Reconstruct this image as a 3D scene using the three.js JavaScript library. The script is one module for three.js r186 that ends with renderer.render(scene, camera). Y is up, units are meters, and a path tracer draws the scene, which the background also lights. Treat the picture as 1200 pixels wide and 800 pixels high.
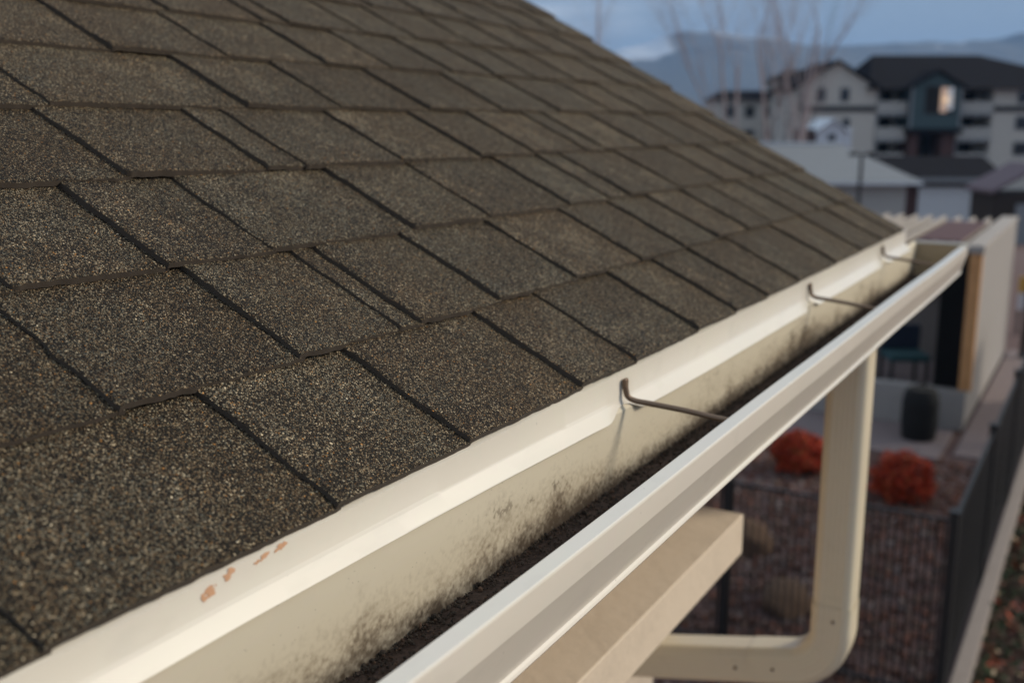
import * as THREE from 'three';
import { mergeGeometries, mergeVertices, toCreasedNormals } from 'three/addons/utils/BufferGeometryUtils.js';
import { RoundedBoxGeometry } from 'three/addons/geometries/RoundedBoxGeometry.js';

// ---------------------------------------------------------------- camera, sky, sun, exposure
const E = 3.45;                                   // height of the eave above the ground
const scene = new THREE.Scene();
const camera = new THREE.PerspectiveCamera(35.93, 1.5, 0.05, 12000);
camera.position.set(0.434, E + 0.2544, 0);
camera.rotation.set(-0.20886, 0.52237, 0, 'YXZ');
camera.focus = 0.84;
camera.userData.fStop = 5.1;

const SUN = new THREE.Vector3(0.70, 0.47, -0.58).normalize();
const sun = new THREE.DirectionalLight(new THREE.Color(1.0, 0.89, 0.72), 2.9);
sun.position.copy(SUN).multiplyScalar(60);
sun.castShadow = true; sun.shadow.radius = 26;
sun.shadow.camera.left = sun.shadow.camera.bottom = -30; sun.shadow.camera.right = sun.shadow.camera.top = 30;
sun.shadow.camera.far = 200; sun.shadow.mapSize.set(4096, 4096);
scene.add(sun, sun.target);

// seeded noise
function rng(seed) { let a = seed >>> 0; return () => { a = (a + 0x6D2B79F5) | 0; let t = Math.imul(a ^ (a >>> 15), 1 | a); t = (t + Math.imul(t ^ (t >>> 7), 61 | t)) ^ t; return ((t ^ (t >>> 14)) >>> 0) / 4294967296; }; }
function hash(x, y, s) { let h = Math.imul(x, 374761393) + Math.imul(y, 668265263) + Math.imul(s, 2246822519); h = Math.imul(h ^ (h >>> 13), 1274126177); return ((h ^ (h >>> 16)) >>> 0) / 4294967296; }
function vnoise(x, y, px, py, s) {                // tiles with period px, py (whole numbers)
  const xi = Math.floor(x), yi = Math.floor(y); let fx = x - xi, fy = y - yi;
  fx = fx * fx * (3 - 2 * fx); fy = fy * fy * (3 - 2 * fy);
  const m = (a, b) => ((a % b) + b) % b, x0 = m(xi, px), x1 = m(xi + 1, px), y0 = m(yi, py), y1 = m(yi + 1, py);
  const a = hash(x0, y0, s), b = hash(x1, y0, s), c = hash(x0, y1, s), d = hash(x1, y1, s);
  return a + (b - a) * fx + (c - a) * fy + (a - b - c + d) * fx * fy;
}
function fbm(x, y, px, py, oct, s) { let v = 0, w = 0.5, t = 0; for (let i = 0; i < oct; i++) { v += w * vnoise(x, y, px, py, s + i * 17); t += w; w *= 0.5; x *= 2; y *= 2; px *= 2; py *= 2; } return v / t; }
const clamp = (v, a = 0, b = 1) => Math.min(b, Math.max(a, v));
const sstep = (a, b, v) => { const t = clamp((v - a) / (b - a)); return t * t * (3 - 2 * t); };
const lerp = (a, b, t) => a + (b - a) * t;
const toS = v => 255 * (v <= 0.0031308 ? v * 12.92 : 1.055 * Math.pow(v, 1 / 2.4) - 0.055);

// grey-blue broken cloud, the same all the way round
{
  const W = 2048, H = 1024, data = new Float32Array(W * H * 4);
  for (let j = 0; j < H; j++) for (let i = 0; i < W; i++) {
    const el = (j + 0.5) / H - 0.5;               // -0.5 .. 0.5, up is positive
    const u = i / W, up = clamp(el * 2);
    const n = fbm(u * 24, el * 150, 24, 4096, 5, 5), n2 = fbm(u * 14 + 3, el * 46, 14, 4096, 5, 91);
    const cl = sstep(0.43, 0.57, n * 0.45 + n2 * 0.55), dk = sstep(0.45, 0.75, n2);
    let r = lerp(0.275, 0.66, cl), g = lerp(0.370, 0.72, cl), b = lerp(0.490, 0.80, cl);
    const d = 1 - 0.14 * dk; r *= d; g *= d; b *= d;
    
    if (el < 0) { r = 0.16; g = 0.17; b = 0.18; }
    const o = (j * W + i) * 4; data[o] = r; data[o + 1] = g; data[o + 2] = b; data[o + 3] = 1;
  }
  const sky = new THREE.DataTexture(data, W, H, THREE.RGBAFormat, THREE.FloatType);
  sky.mapping = THREE.EquirectangularReflectionMapping; sky.magFilter = THREE.LinearFilter; sky.minFilter = THREE.LinearFilter;
  sky.wrapS = THREE.RepeatWrapping; sky.needsUpdate = true;
  scene.background = sky; scene.environment = sky;
}
const renderer = new THREE.WebGLRenderer({ antialias: true });
renderer.setSize(1024, 682);
renderer.toneMapping = THREE.LinearToneMapping;
renderer.toneMappingExposure = 1.1;
renderer.shadowMap.enabled = true;
scene.fog = new THREE.FogExp2(new THREE.Color(0.30, 0.52, 0.90), 0.00014);

// ---------------------------------------------------------------- helpers
const used = {};
function numbered(name) { const n = used[name] = (used[name] ?? -1) + 1; return n ? `${name}_${String(n).padStart(3, '0')}` : name; }
function thing(name, label, category, pos = [0, 0, 0], turn = 0, group) {
  const o = new THREE.Group(); o.name = numbered(name); o.position.set(...pos); o.rotation.y = turn;
  o.userData = { label, category }; if (group) o.userData.group = group; scene.add(o); return o;
}
function part(name, geo, mat, parent, label) {
  const m = new THREE.Mesh(geo, mat); m.castShadow = m.receiveShadow = true; m.name = name;
  if (label) m.userData.label = label; parent.add(m); return m;
}
function structure(name, geo, mat) { const m = part(name, geo, mat, scene); m.userData.kind = 'structure'; return m; }
function metric(g, k = 1) {                        // uv in metres from the facing of each face
  g = g.index ? g.toNonIndexed() : g; const p = g.attributes.position, uv = new Float32Array(p.count * 2);
  const a = new THREE.Vector3(), b = new THREE.Vector3(), c = new THREE.Vector3(), n = new THREE.Vector3();
  for (let i = 0; i < p.count; i += 3) {
    a.fromBufferAttribute(p, i); b.fromBufferAttribute(p, i + 1); c.fromBufferAttribute(p, i + 2);
    n.copy(b).sub(a).cross(c.clone().sub(a)); const ax = Math.abs(n.x), ay = Math.abs(n.y), az = Math.abs(n.z);
    [a, b, c].forEach((v, q) => { let s, t; if (ay >= ax && ay >= az) { s = v.x; t = v.z; } else if (ax >= az) { s = v.z; t = v.y; } else { s = v.x; t = v.y; } uv[(i + q) * 2] = s * k; uv[(i + q) * 2 + 1] = t * k; });
  }
  g.setAttribute('uv', new THREE.BufferAttribute(uv, 2)); return g;
}
const box = (x0, x1, y0, y1, z0, z1) => metric(new THREE.BoxGeometry(x1 - x0, y1 - y0, z1 - z0).translate((x0 + x1) / 2, (y0 + y1) / 2, (z0 + z1) / 2));
const rbox = (x0, x1, y0, y1, z0, z1, r = 0.004, s = 2) => metric(new RoundedBoxGeometry(Math.abs(x1 - x0), Math.abs(y1 - y0), Math.abs(z1 - z0), s, r).translate((x0 + x1) / 2, (y0 + y1) / 2, (z0 + z1) / 2));
function grid(nu, nv, fn, uvf) {                   // (nu+1) x (nv+1) sheet
  const pos = [], uv = [], idx = [];
  for (let j = 0; j <= nv; j++) for (let i = 0; i <= nu; i++) { pos.push(...fn(i, j)); uv.push(...uvf(i, j)); }
  for (let j = 0; j < nv; j++) for (let i = 0; i < nu; i++) { const a = j * (nu + 1) + i, b = a + 1, c = a + nu + 1, d = c + 1; idx.push(a, b, d, a, d, c); }
  const g = new THREE.BufferGeometry(); g.setAttribute('position', new THREE.Float32BufferAttribute(pos, 3)); g.setAttribute('uv', new THREE.Float32BufferAttribute(uv, 2)); g.setIndex(idx); g.computeVertexNormals(); return g;
}
function prism(outline, zs, off, crease = 0.6) {                 // closed outline in x, y carried along z; uv = z, length along the outline
  const n = outline.length, pos = [], uv = [], idx = [], len = [0];
  for (let i = 1; i <= n; i++) { const a = outline[i - 1], b = outline[i % n]; len.push(len[i - 1] + Math.hypot(b[0] - a[0], b[1] - a[1])); }
  zs.forEach(z => { for (let i = 0; i <= n; i++) { const p = outline[i % n]; const d = off ? off(p, z) : [0, 0]; pos.push(p[0] + d[0], p[1] + d[1], z); uv.push(z, len[i]); } });
  for (let k = 0; k < zs.length - 1; k++) for (let i = 0; i < n; i++) { const a = k * (n + 1) + i, b = a + 1, c = a + n + 1, d = c + 1; idx.push(a, b, d, a, d, c); }
  let g = new THREE.BufferGeometry(); g.setAttribute('position', new THREE.Float32BufferAttribute(pos, 3)); g.setAttribute('uv', new THREE.Float32BufferAttribute(uv, 2)); g.setIndex(idx);
  // caps
  const sh = new THREE.Shape(outline.map(p => new THREE.Vector2(...p)));
  const caps = [zs[0], zs[zs.length - 1]].map(z => { const c = new THREE.ShapeGeometry(sh).translate(0, 0, z); c.deleteAttribute('normal'); return c.toNonIndexed(); });
  g = mergeGeometries([g.toNonIndexed(), ...caps]); g.computeVertexNormals(); return toCreasedNormals(g, crease);
}
function strip(line, t) {                          // thin sheet outline: the line and its offset by t
  const off = line.map((p, i) => { const a = line[Math.max(0, i - 1)], b = line[Math.min(line.length - 1, i + 1)], l = Math.hypot(b[0] - a[0], b[1] - a[1]); return [p[0] - (b[1] - a[1]) / l * t, p[1] + (b[0] - a[0]) / l * t]; });
  return [...line, ...off.reverse()];
}
const range = (a, b, n) => Array.from({ length: n + 1 }, (_, i) => a + (b - a) * i / n);

// ---------------------------------------------------------------- textures
function tex(w, h, fn, { srgb = true, repeat = [1, 1] } = {}) {
  const d = new Uint8Array(w * h * 4);
  for (let j = 0; j < h; j++) for (let i = 0; i < w; i++) { const c = fn(i, j), o = (j * w + i) * 4; if (srgb) { d[o] = toS(clamp(c[0])); d[o + 1] = toS(clamp(c[1])); d[o + 2] = toS(clamp(c[2])); } else { d[o] = d[o + 1] = d[o + 2] = clamp(c) * 255; } d[o + 3] = 255; }
  return wrapTex(d, w, h, srgb, repeat);
}
function wrapTex(d, w, h, srgb, repeat) {
  const t = new THREE.DataTexture(d, w, h); t.wrapS = t.wrapT = THREE.RepeatWrapping; t.magFilter = THREE.LinearFilter; t.minFilter = THREE.LinearMipmapLinearFilter; t.generateMipmaps = true;
  if (srgb) t.colorSpace = THREE.SRGBColorSpace; t.repeat.set(...repeat); t.needsUpdate = true; return t;
}
// mineral granules pressed into asphalt: 0.62 m across
const GS = 0.62;
const [granCol, granBump] = (() => {
  const N = 2048, col = new Float32Array(N * N * 3), hgt = new Float32Array(N * N).fill(0), r = rng(77);
  for (let i = 0; i < N * N; i++) { col[i * 3] = 0.013; col[i * 3 + 1] = 0.011; col[i * 3 + 2] = 0.009; }
  const pal = [[0.013, 0.010, 0.008], [0.036, 0.026, 0.018], [0.092, 0.062, 0.037], [0.130, 0.094, 0.058], [0.128, 0.112, 0.084], [0.178, 0.155, 0.116], [0.27, 0.215, 0.145], [0.44, 0.37, 0.27], [0.36, 0.17, 0.05], [0.100, 0.104, 0.094]];
  for (let k = 0; k < 330000; k++) {
    const cx = r() * N, cy = r() * N, rad = 1.5 + 2.0 * r() * r() + r() * 0.5, top = 0.35 + 0.65 * r();
    const grey = fbm(cx / N * 9, cy / N * 9, 9, 9, 3, 301), brown = fbm(cx / N * 6, cy / N * 6, 6, 6, 3, 402);
    const gg = sstep(0.35, 0.65, grey), bb = sstep(0.35, 0.65, brown), w = [0.20, 0.17, 0.14 + 0.26 * bb, 0.07 + 0.16 * bb, 0.06 + 0.16 * gg, 0.03 + 0.12 * gg, 0.085, 0.026, 0.008, 0.05 * gg];
    let s = 0; for (const q of w) s += q; let t = r() * s, c = 0; while ((t -= w[c]) > 0 && c < 9) c++;
    const v = (0.68 + 0.6 * r()) * (1 + 0.35 * sstep(0.60, 0.70, fbm(cx / N * 13, cy / N * 13, 13, 13, 4, 511))), ang = r() * 6.28, asp = 0.65 + 0.35 * r(), ca = Math.cos(ang), sa = Math.sin(ang), R = Math.ceil(rad);
    for (let y = -R; y <= R; y++) for (let x = -R; x <= R; x++) {
      const a = x * ca + y * sa, b = (-x * sa + y * ca) / asp, d = Math.max(Math.abs(a) * 0.8 + Math.abs(b) * 0.45, Math.hypot(a, b)) / rad; if (d > 1) continue;
      const o = ((((cy | 0) + y + N) % N) * N + (((cx | 0) + x + N) % N)), h = top * (1 - 0.75 * d * d);
      if (h < hgt[o]) continue; hgt[o] = h;
      const e = v; col[o * 3] = pal[c][0] * e; col[o * 3 + 1] = pal[c][1] * e; col[o * 3 + 2] = pal[c][2] * e;
    }
  }
  const a = new Uint8Array(N * N * 4), b = new Uint8Array(N * N * 4);
  for (let i = 0; i < N * N; i++) { a[i * 4] = toS(col[i * 3]); a[i * 4 + 1] = toS(col[i * 3 + 1]); a[i * 4 + 2] = toS(col[i * 3 + 2]); b[i * 4] = b[i * 4 + 1] = b[i * 4 + 2] = hgt[i] * 255; a[i * 4 + 3] = b[i * 4 + 3] = 255; }
  return [wrapTex(a, N, N, true, [1, 1]), wrapTex(b, N, N, false, [1, 1])];
})();
// cream enamel with a little weathering: 1 m
const paintMap = tex(1024, 1024, (i, j) => {
  const n = fbm(i / 128, j / 128, 8, 8, 5, 11), sp = hash(i, j, 9) > 0.99985 ? 0.55 : 1, st = sstep(0.62, 0.8, fbm(i / 40, j / 16, 26, 64, 4, 33)) * 0.035;
  const k = (0.97 + 0.06 * n - st) * sp; return [0.735 * k, 0.680 * k, (0.590 - 0.02 * n) * k];
}, { repeat: [1, 1] });
const grimeRough = tex(512, 512, (i, j) => 0.34 + 0.22 * fbm(i / 64, j / 64, 8, 8, 5, 21), { srgb: false });
// inside of the gutter: silt, splash and mould, with the shade of the front lip painted in toward the bottom; u 1.4 m along, v 0.24 m round the section from the top of the back
const siltShadeMap = tex(2048, 512, (i, j) => {
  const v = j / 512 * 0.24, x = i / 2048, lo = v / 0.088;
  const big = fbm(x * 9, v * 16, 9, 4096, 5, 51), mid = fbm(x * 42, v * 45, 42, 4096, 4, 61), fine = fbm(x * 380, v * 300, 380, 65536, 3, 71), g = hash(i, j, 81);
  const shadeFilm = clamp(sstep(0.30, 0.98, lo + (big - 0.5) * 0.8 + (mid - 0.5) * 0.35 + (fine - 0.5) * 0.35) * (0.6 + 0.45 * fine));  // brown film that also paints in the soft shade below the lip
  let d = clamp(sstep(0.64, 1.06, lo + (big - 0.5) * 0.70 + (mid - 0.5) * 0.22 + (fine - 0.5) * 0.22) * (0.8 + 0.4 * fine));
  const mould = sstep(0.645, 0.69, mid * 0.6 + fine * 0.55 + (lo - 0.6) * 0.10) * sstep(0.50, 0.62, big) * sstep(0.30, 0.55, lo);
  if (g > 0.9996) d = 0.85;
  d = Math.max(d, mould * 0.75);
  const warm = fbm(x * 18 + 3, v * 60, 18, 4096, 3, 99), base = [0.60, 0.535, 0.415], silt = [0.20, 0.152, 0.102], dirt = [lerp(0.055, 0.105, warm), lerp(0.040, 0.073, warm), lerp(0.029, 0.046, warm)];  // silt tone carries the painted shade of the film
  return base.map((b, q) => lerp(lerp(b * (0.95 + 0.08 * big), silt[q], shadeFilm * 0.8), dirt[q], d));
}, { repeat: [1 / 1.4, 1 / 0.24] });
const stuccoMap = tex(512, 512, (i, j) => { const n = fbm(i / 32, j / 32, 16, 16, 5, 121), f = hash(i >> 1, j >> 1, 4); const k = 0.84 + 0.22 * n + 0.07 * f; return [k, k, k]; });
const stuccoBump = tex(512, 512, (i, j) => fbm(i / 8, j / 8, 64, 64, 4, 131), { srgb: false });
const soilMap = tex(1024, 1024, (i, j) => { const n = fbm(i / 64, j / 64, 16, 16, 6, 141), m = fbm(i / 8, j / 8, 128, 128, 3, 151), f = 0.5 + hash(i >> 2, j >> 2, 7); const k = (0.55 + 0.9 * m) * (0.6 + 0.4 * f); return [0.110 * k, lerp(0.060, 0.068, n) * k, lerp(0.052, 0.062, n) * k]; });
const woodMap = tex(256, 1024, (i, j) => { const g = fbm(i / 6, j / 120, 43, 9, 4, 161); return [0.42 + 0.22 * g, 0.20 + 0.13 * g, 0.075 + 0.06 * g]; });

// ---------------------------------------------------------------- materials
const std = (c, rough = 0.8, x = {}) => new THREE.MeshStandardMaterial({ color: Array.isArray(c) ? new THREE.Color().setRGB(...c) : c, roughness: rough, ...x });
const white = [1, 1, 1];
const M = {
  shingles: [[1.46, 1.42, 1.29], [1.36, 1.32, 1.21], [1.55, 1.47, 1.31], [1.44, 1.44, 1.35], [1.30, 1.25, 1.13], [1.62, 1.57, 1.42]].map(t => new THREE.MeshPhysicalMaterial({ color: new THREE.Color().setRGB(...t), roughness: 0.74, specularIntensity: 0.3, map: granCol, bumpMap: granBump, bumpScale: 0.0028 })),
  edge: std([0.062, 0.047, 0.034], 0.95, { map: stuccoMap }),                      // the brown asphalt core where a shingle is cut
  paint: new THREE.MeshPhysicalMaterial({ map: paintMap, roughness: 1, roughnessMap: grimeRough, clearcoat: 0.7, clearcoatRoughness: 0.16 }),
  spoutBouncePaint: new THREE.MeshPhysicalMaterial({ color: new THREE.Color().setRGB(1.06, 1.0, 0.84), map: paintMap, roughness: 1, roughnessMap: grimeRough, clearcoat: 0.5, clearcoatRoughness: 0.22 }),  // tint yellowed and raised to stand in for light bounced off ground and house
  siltShaded: new THREE.MeshPhysicalMaterial({ roughness: 0.8, specularIntensity: 0.5, map: siltShadeMap }),
  bronze: std([0.20, 0.135, 0.090], 0.5, { metalness: 0.5 }),
  trim: std([0.66, 0.55, 0.42], 0.8, { map: stuccoMap, bumpMap: stuccoBump, bumpScale: 0.0008 }),
  stucco: std([0.55, 0.46, 0.36], 0.9, { map: stuccoMap, bumpMap: stuccoBump, bumpScale: 0.003 }),
  clay: std([0.60, 0.34, 0.20], 0.9, { map: stuccoMap }),
  soil: std(white, 1, { map: soilMap }),
  blackMetal: std([0.012, 0.012, 0.013], 0.5),
  blackPlastic: std([0.005, 0.005, 0.005], 0.85),
  cloth: std([0.006, 0.006, 0.007], 0.95),
  concrete: std([0.27, 0.225, 0.195], 0.95, { map: stuccoMap }),
  slab: std([0.20, 0.155, 0.15], 0.95, { map: stuccoMap }),
  wood: std(white, 0.75, { map: woodMap }),
  whiteWall: std([0.31, 0.285, 0.265], 0.85, { map: stuccoMap }),
  taupe: std([0.20, 0.175, 0.16], 0.9, { map: stuccoMap }),
  maroon: std([0.085, 0.035, 0.036], 0.8, { map: stuccoMap }),
  slat: std([0.36, 0.32, 0.285], 0.8),
  teal: std([0.03, 0.085, 0.095], 0.8), navy: std([0.02, 0.03, 0.055], 0.9),
  rock: std([0.13, 0.074, 0.042], 0.95, { map: stuccoMap }),
  roofDark: new THREE.MeshPhysicalMaterial({ color: new THREE.Color().setRGB(0.018, 0.018, 0.022), roughness: 1, specularIntensity: 0.1, map: stuccoMap }),
  wallPale: std([0.52, 0.495, 0.45], 0.9, { map: stuccoMap }), wallGrey: std([0.40, 0.395, 0.375], 0.9, { map: stuccoMap }),
  siding: std([0.050, 0.085, 0.095], 0.8), brick: std([0.085, 0.045, 0.042], 0.9, { map: stuccoMap }),
  trimGrey: std([0.22, 0.235, 0.25], 0.8), belt: std([0.030, 0.032, 0.035], 0.8),
  dark: std([0.010, 0.010, 0.011], 0.9), glass: std([0.02, 0.025, 0.03], 0.12),
  doorWhite: std([0.66, 0.70, 0.74], 0.7), roofPale: std([0.22, 0.235, 0.25], 0.85, { map: stuccoMap }),
  bark: std([0.17, 0.13, 0.12], 0.95), twig: std([0.38, 0.30, 0.29], 0.95), barkDark: std([0.05, 0.045, 0.05], 0.95),
};

// ================================================================ the setting
const YAW = 0.52237;                               // the street behind runs across the photograph, 30 degrees off the house
const CR = [Math.cos(YAW), -Math.sin(YAW)], CF = [-Math.sin(YAW), -Math.cos(YAW)];
const street = (X, D, y) => [0.434 + X * CR[0] + D * CF[0], y + E, X * CR[1] + D * CF[1]];
const landAt = D => -3.55 * sstep(20, 66, D);
{
  const n = 220, w = t => Math.sign(t) * (Math.abs(t) * 40 + Math.pow(Math.abs(t), 5) * 5600);
  const g = grid(n, n, (i, j) => { const x = w(i / n * 2 - 1), z = -w(j / n * 2 - 1) - 8, D = (x - 0.434) * CF[0] + z * CF[1]; return [x, landAt(D), z]; }, (i, j) => [w(i / n * 2 - 1) / 2, w(j / n * 2 - 1) / 2]);
  structure('ground', g, M.soil);
}
// the range of hills, snow on the high shoulder
{
  const nx = 260, ny = 60, cols = [];
  const top = X => 352 + 60 * Math.sin(X / 420 + 1) + 70 * (fbm(X / 260 + 50, 3, 4096, 4096, 5, 7) - 0.5) - 330 * sstep(900, 250, X) * 0.55 - 120 * sstep(300, -1500, X);
  const P = (i, j) => {
    const X = -3200 + 7600 * i / nx, t = j / ny, rid = fbm(X / 170 + 9, t * 5, 4096, 4096, 5, 27);
    const y = top(X) * Math.pow(t, 0.85) + (rid - 0.5) * 170 * t * (1 - t) * 2, D = 3300 + 1100 * t + (rid - 0.5) * 300;
    return [X, D, y - 12, rid];
  };
  const g = grid(nx, ny, (i, j) => { const [X, D, y] = P(i, j); return street(X, D, y); }, (i, j) => [i / 5, j / 5]);
  for (let j = 0; j <= ny; j++) for (let i = 0; i <= nx; i++) {
    const [X, , y, rid] = P(i, j), n = fbm(X / 60 + 5, j / 4, 4096, 4096, 4, 47);
    const sn = Math.max(sstep(0.50, 0.62, n * 0.5 + rid * 0.5 + (y - 300) / 600 - 0.12), sstep(0.74, 0.82, j / ny + (n - 0.5) * 0.2) * sstep(390, 430, X) * sstep(640, 590, X));
    const a = [0.105, 0.105, 0.095], b = [0.80, 0.82, 0.85]; cols.push(...a.map((v, q) => lerp(v, b[q], sn)));
  }
  g.setAttribute('color', new THREE.Float32BufferAttribute(cols, 3));
  structure('hills', g, std(white, 1, { vertexColors: true }));
}
// concrete kerb beside the iron fence, walk beyond the yard, planted strip
structure('kerb', rbox(-0.215, -0.10, -0.02, 0.11, -17, -3.2, 0.012), M.concrete);
structure('path', box(-0.90, -0.30, -0.05, 0.03, -18.5, -12.2), M.slab);
structure('patio', rbox(-4.6, -1.02, -0.05, 0.05, -17.2, -11.9, 0.01), M.slab);

// ================================================================ the house: roof, drip edge, eave
const house = thing('house', 'beige house with a brown asphalt shingle roof and cream drip edge', 'house', [0, 0, 0]);
const PH = 28.066 * Math.PI / 180, CP = Math.cos(PH), SP = Math.sin(PH), EX = 0.143;
const onRoof = (u, s, h) => [-s * CP + h * SP, E + s * SP + h * CP, -u];
const rake = s => 2.605 + 0.13 * s;
{
  const deck = new THREE.BufferGeometry();         // boarded roof under the shingles, as a wedge
  const A = [[0.012, -0.016], [2.15, -0.016], [2.15, -0.11], [0.03, -0.11]], U = [-0.62, 2.56];
  const P = []; U.forEach((u, k) => A.forEach(([s, h]) => P.push(onRoof(u + (k ? 0.10 * s : 0), s, h))));
  const q = (a, b, c, d) => [a, b, c, a, c, d]; const F = [...q(0, 1, 2, 3), ...q(7, 6, 5, 4), ...q(0, 4, 5, 1), ...q(1, 5, 6, 2), ...q(2, 6, 7, 3), ...q(3, 7, 4, 0)];
  deck.setAttribute('position', new THREE.Float32BufferAttribute(F.flatMap(i => P[i]), 3)); deck.computeVertexNormals(); 
  const roof = part('roof', metric(deck), M.wood, house);
  // tab edges read off course by course, in metres along the eave
  const rows = [
    [0.294, 0.520, 0.685, 0.890, 1.021, 1.213, 1.360, 1.502, 1.678, 1.925, 2.136, 2.336, 2.490],
    [0.262, 0.450, 0.629, 0.765, 0.796, 0.942, 1.124, 1.320, 1.485, 1.636, 1.792, 1.938, 2.113, 2.276, 2.445],
    [0.468, 0.610, 0.738, 0.969, 1.134, 1.353, 1.488, 1.567, 1.783, 2.023, 2.216, 2.409, 2.555],
    [0.500, 0.683, 0.873, 0.934, 1.123, 1.315, 1.476, 1.660, 1.739, 1.930, 2.140, 2.353, 2.548],
    [0.520, 0.702, 0.978, 1.159, 1.370, 1.593, 1.804, 2.038, 2.219, 2.467],
    [0.700, 0.887, 1.077, 1.281, 1.447, 1.628, 1.780, 1.936, 2.125, 2.368, 2.560],
    [0.930, 1.095, 1.287, 1.345, 1.540, 1.700, 1.905, 2.080, 2.270, 2.480]];
  const r = rng(2024), list = [];
  for (let k = 0; k < 15; k++) {
    const e = rows[k] ? [...rows[k]] : [0.1 + r() * 0.15];
    while (e[0] > -0.45) e.unshift(e[0] - (0.13 + 0.11 * r()));
    const end = rake((k + 0.5) * EX); while (e[e.length - 1] < end - 0.26) e.push(e[e.length - 1] + (r() < 0.14 ? 0.06 : 0.14 + 0.10 * r()));
    for (let i = 0; i < e.length; i++) list.push([k, e[i], i < e.length - 1 ? e[i + 1] : null]);
  }
  for (const [k, u0, u1] of list) {
    const seed = Math.floor(r() * 1e6), lift = 0.0042 + 0.0016 * r(), last = u1 === null, wid = (last ? rake(k * EX) : u1) - u0;
    let nu = Math.max(4, Math.round(wid / 0.006)), ns = 14; const sk = (r() - 0.5) * 0.0016, drop = (r() - 0.5) * 0.0012, cup = (r() - 0.3) * 0.0016 * (k ? 1 : 0.3), curl = k && r() < 0.15 ? 0.0008 + 0.0010 * r() : 0, ca = r(), e0 = k ? 1 : 0.3;
    const top = [], uvs = [], idx = [[], [], []];
    const at = (a, b) => {
      const fr = vnoise(a * wid * 260 + seed, k * 7.3, 1 << 20, 1 << 20, 5) - 0.5, fe = vnoise(b * 45 + seed, 3.1, 1 << 20, 1 << 20, 8) - 0.5;
      const f2 = vnoise(a * wid * 60 + seed * 0.37, k * 3.1, 1 << 20, 1 << 20, 25) - 0.5;
      const s = k * EX + (k ? -0.003 + drop : 0) + sk * (a - 0.5) + (fr * 0.0024 * e0 + f2 * (k ? 0.0016 : 0.0006)) * (1 - b) + b * (EX + 0.040);
      const uR = last ? rake(s) + fe * 0.004 : u1 + 0.006;
      const f3 = vnoise(b * 7 + seed * 0.71, 8.3, 1 << 20, 1 << 20, 31) - 0.5, f4 = vnoise(b * 5 + seed * 0.23, 2.3, 1 << 20, 1 << 20, 37);
      const u = lerp(u0 + (fe * 0.0026 + f3 * 0.0045) * (1 - a), uR, a), dl = a * wid, db = b * (EX + 0.04);
      const wv = (fbm(u * 9 + seed % 97, s * 11, 1 << 16, 1 << 16, 3, 15) - 0.5) * 0.0022;
      const h = -0.0060 * (s - k * EX) / EX + lift * (0.82 + 0.36 * f4) * (1 - a) - 0.0013 * Math.exp(-dl / 0.0022) - 0.0012 * Math.exp(-db / 0.0024) + wv * (k ? 1 : lerp(1, 0.25, 1 - b)) * (0.4 + 0.6 * (1 - a)) + curl * (1 - b) ** 4 * Math.exp(-(((a - ca) / 0.3) ** 2)) + cup * (1 - b) * (2 * a - 1) ** 2 + (fr * 0.0008) * (1 - b);
      return [u, s, h];
    };
    const as = [0, 0.0016 / wid, 0.004 / wid, ...range(0, 1, nu).slice(1)], bs = [0, 0.009, 0.022, ...range(0, 1, ns).slice(1)]; const NU = nu, NS = ns;
    nu = as.length - 1; ns = bs.length - 1;
    for (let j = 0; j <= ns; j++) for (let i = 0; i <= nu; i++) { const [u, s, h] = at(as[i], bs[j]); top.push(...onRoof(u, s, h)); uvs.push((u + (seed % 13) * 0.37) / GS, (s + (seed % 17) * 0.29) / GS); }
    for (let j = 0; j < ns; j++) for (let i = 0; i < nu; i++) { const a = j * (nu + 1) + i, b = a + 1, c = a + nu + 1, d = c + 1; idx[0].push(a, b, d, a, d, c); }
    const skirt = (list2, depth, butt) => { for (let q = 0; q < list2.length; q++) { const [a, b] = list2[q], [u, s, h] = at(a, b); top.push(...onRoof(u, s, h), ...onRoof(u, s, h - depth)); uvs.push(u * 4, s * 4, (butt ? u : u - depth) * 4, (butt ? s - depth : s) * 4); if (q) { const o = top.length / 3 - 4; idx[butt ? 2 : 1].push(o, o + 1, o + 3, o, o + 3, o + 2); } } };
    skirt(as.map(a => [a, 0]), 0.0054 + curl * 0.8, true); skirt([...bs].reverse().map(b => [0, b]), 0.0074); if (last) skirt(range(0, 1, ns).map(b => [1, b]), 0.011);
    const g = new THREE.BufferGeometry(); g.setAttribute('position', new THREE.Float32BufferAttribute(top, 3)); g.setAttribute('uv', new THREE.Float32BufferAttribute(uvs, 2));
    g.setIndex([...idx[0], ...idx[1], ...idx[2]]); g.addGroup(0, idx[0].length, 0); g.addGroup(idx[0].length, idx[1].length + idx[2].length, 1); g.computeVertexNormals();
    part('shingle', g, [M.shingles[Math.floor(r() * 6)], M.edge], roof);
  }
}
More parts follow.
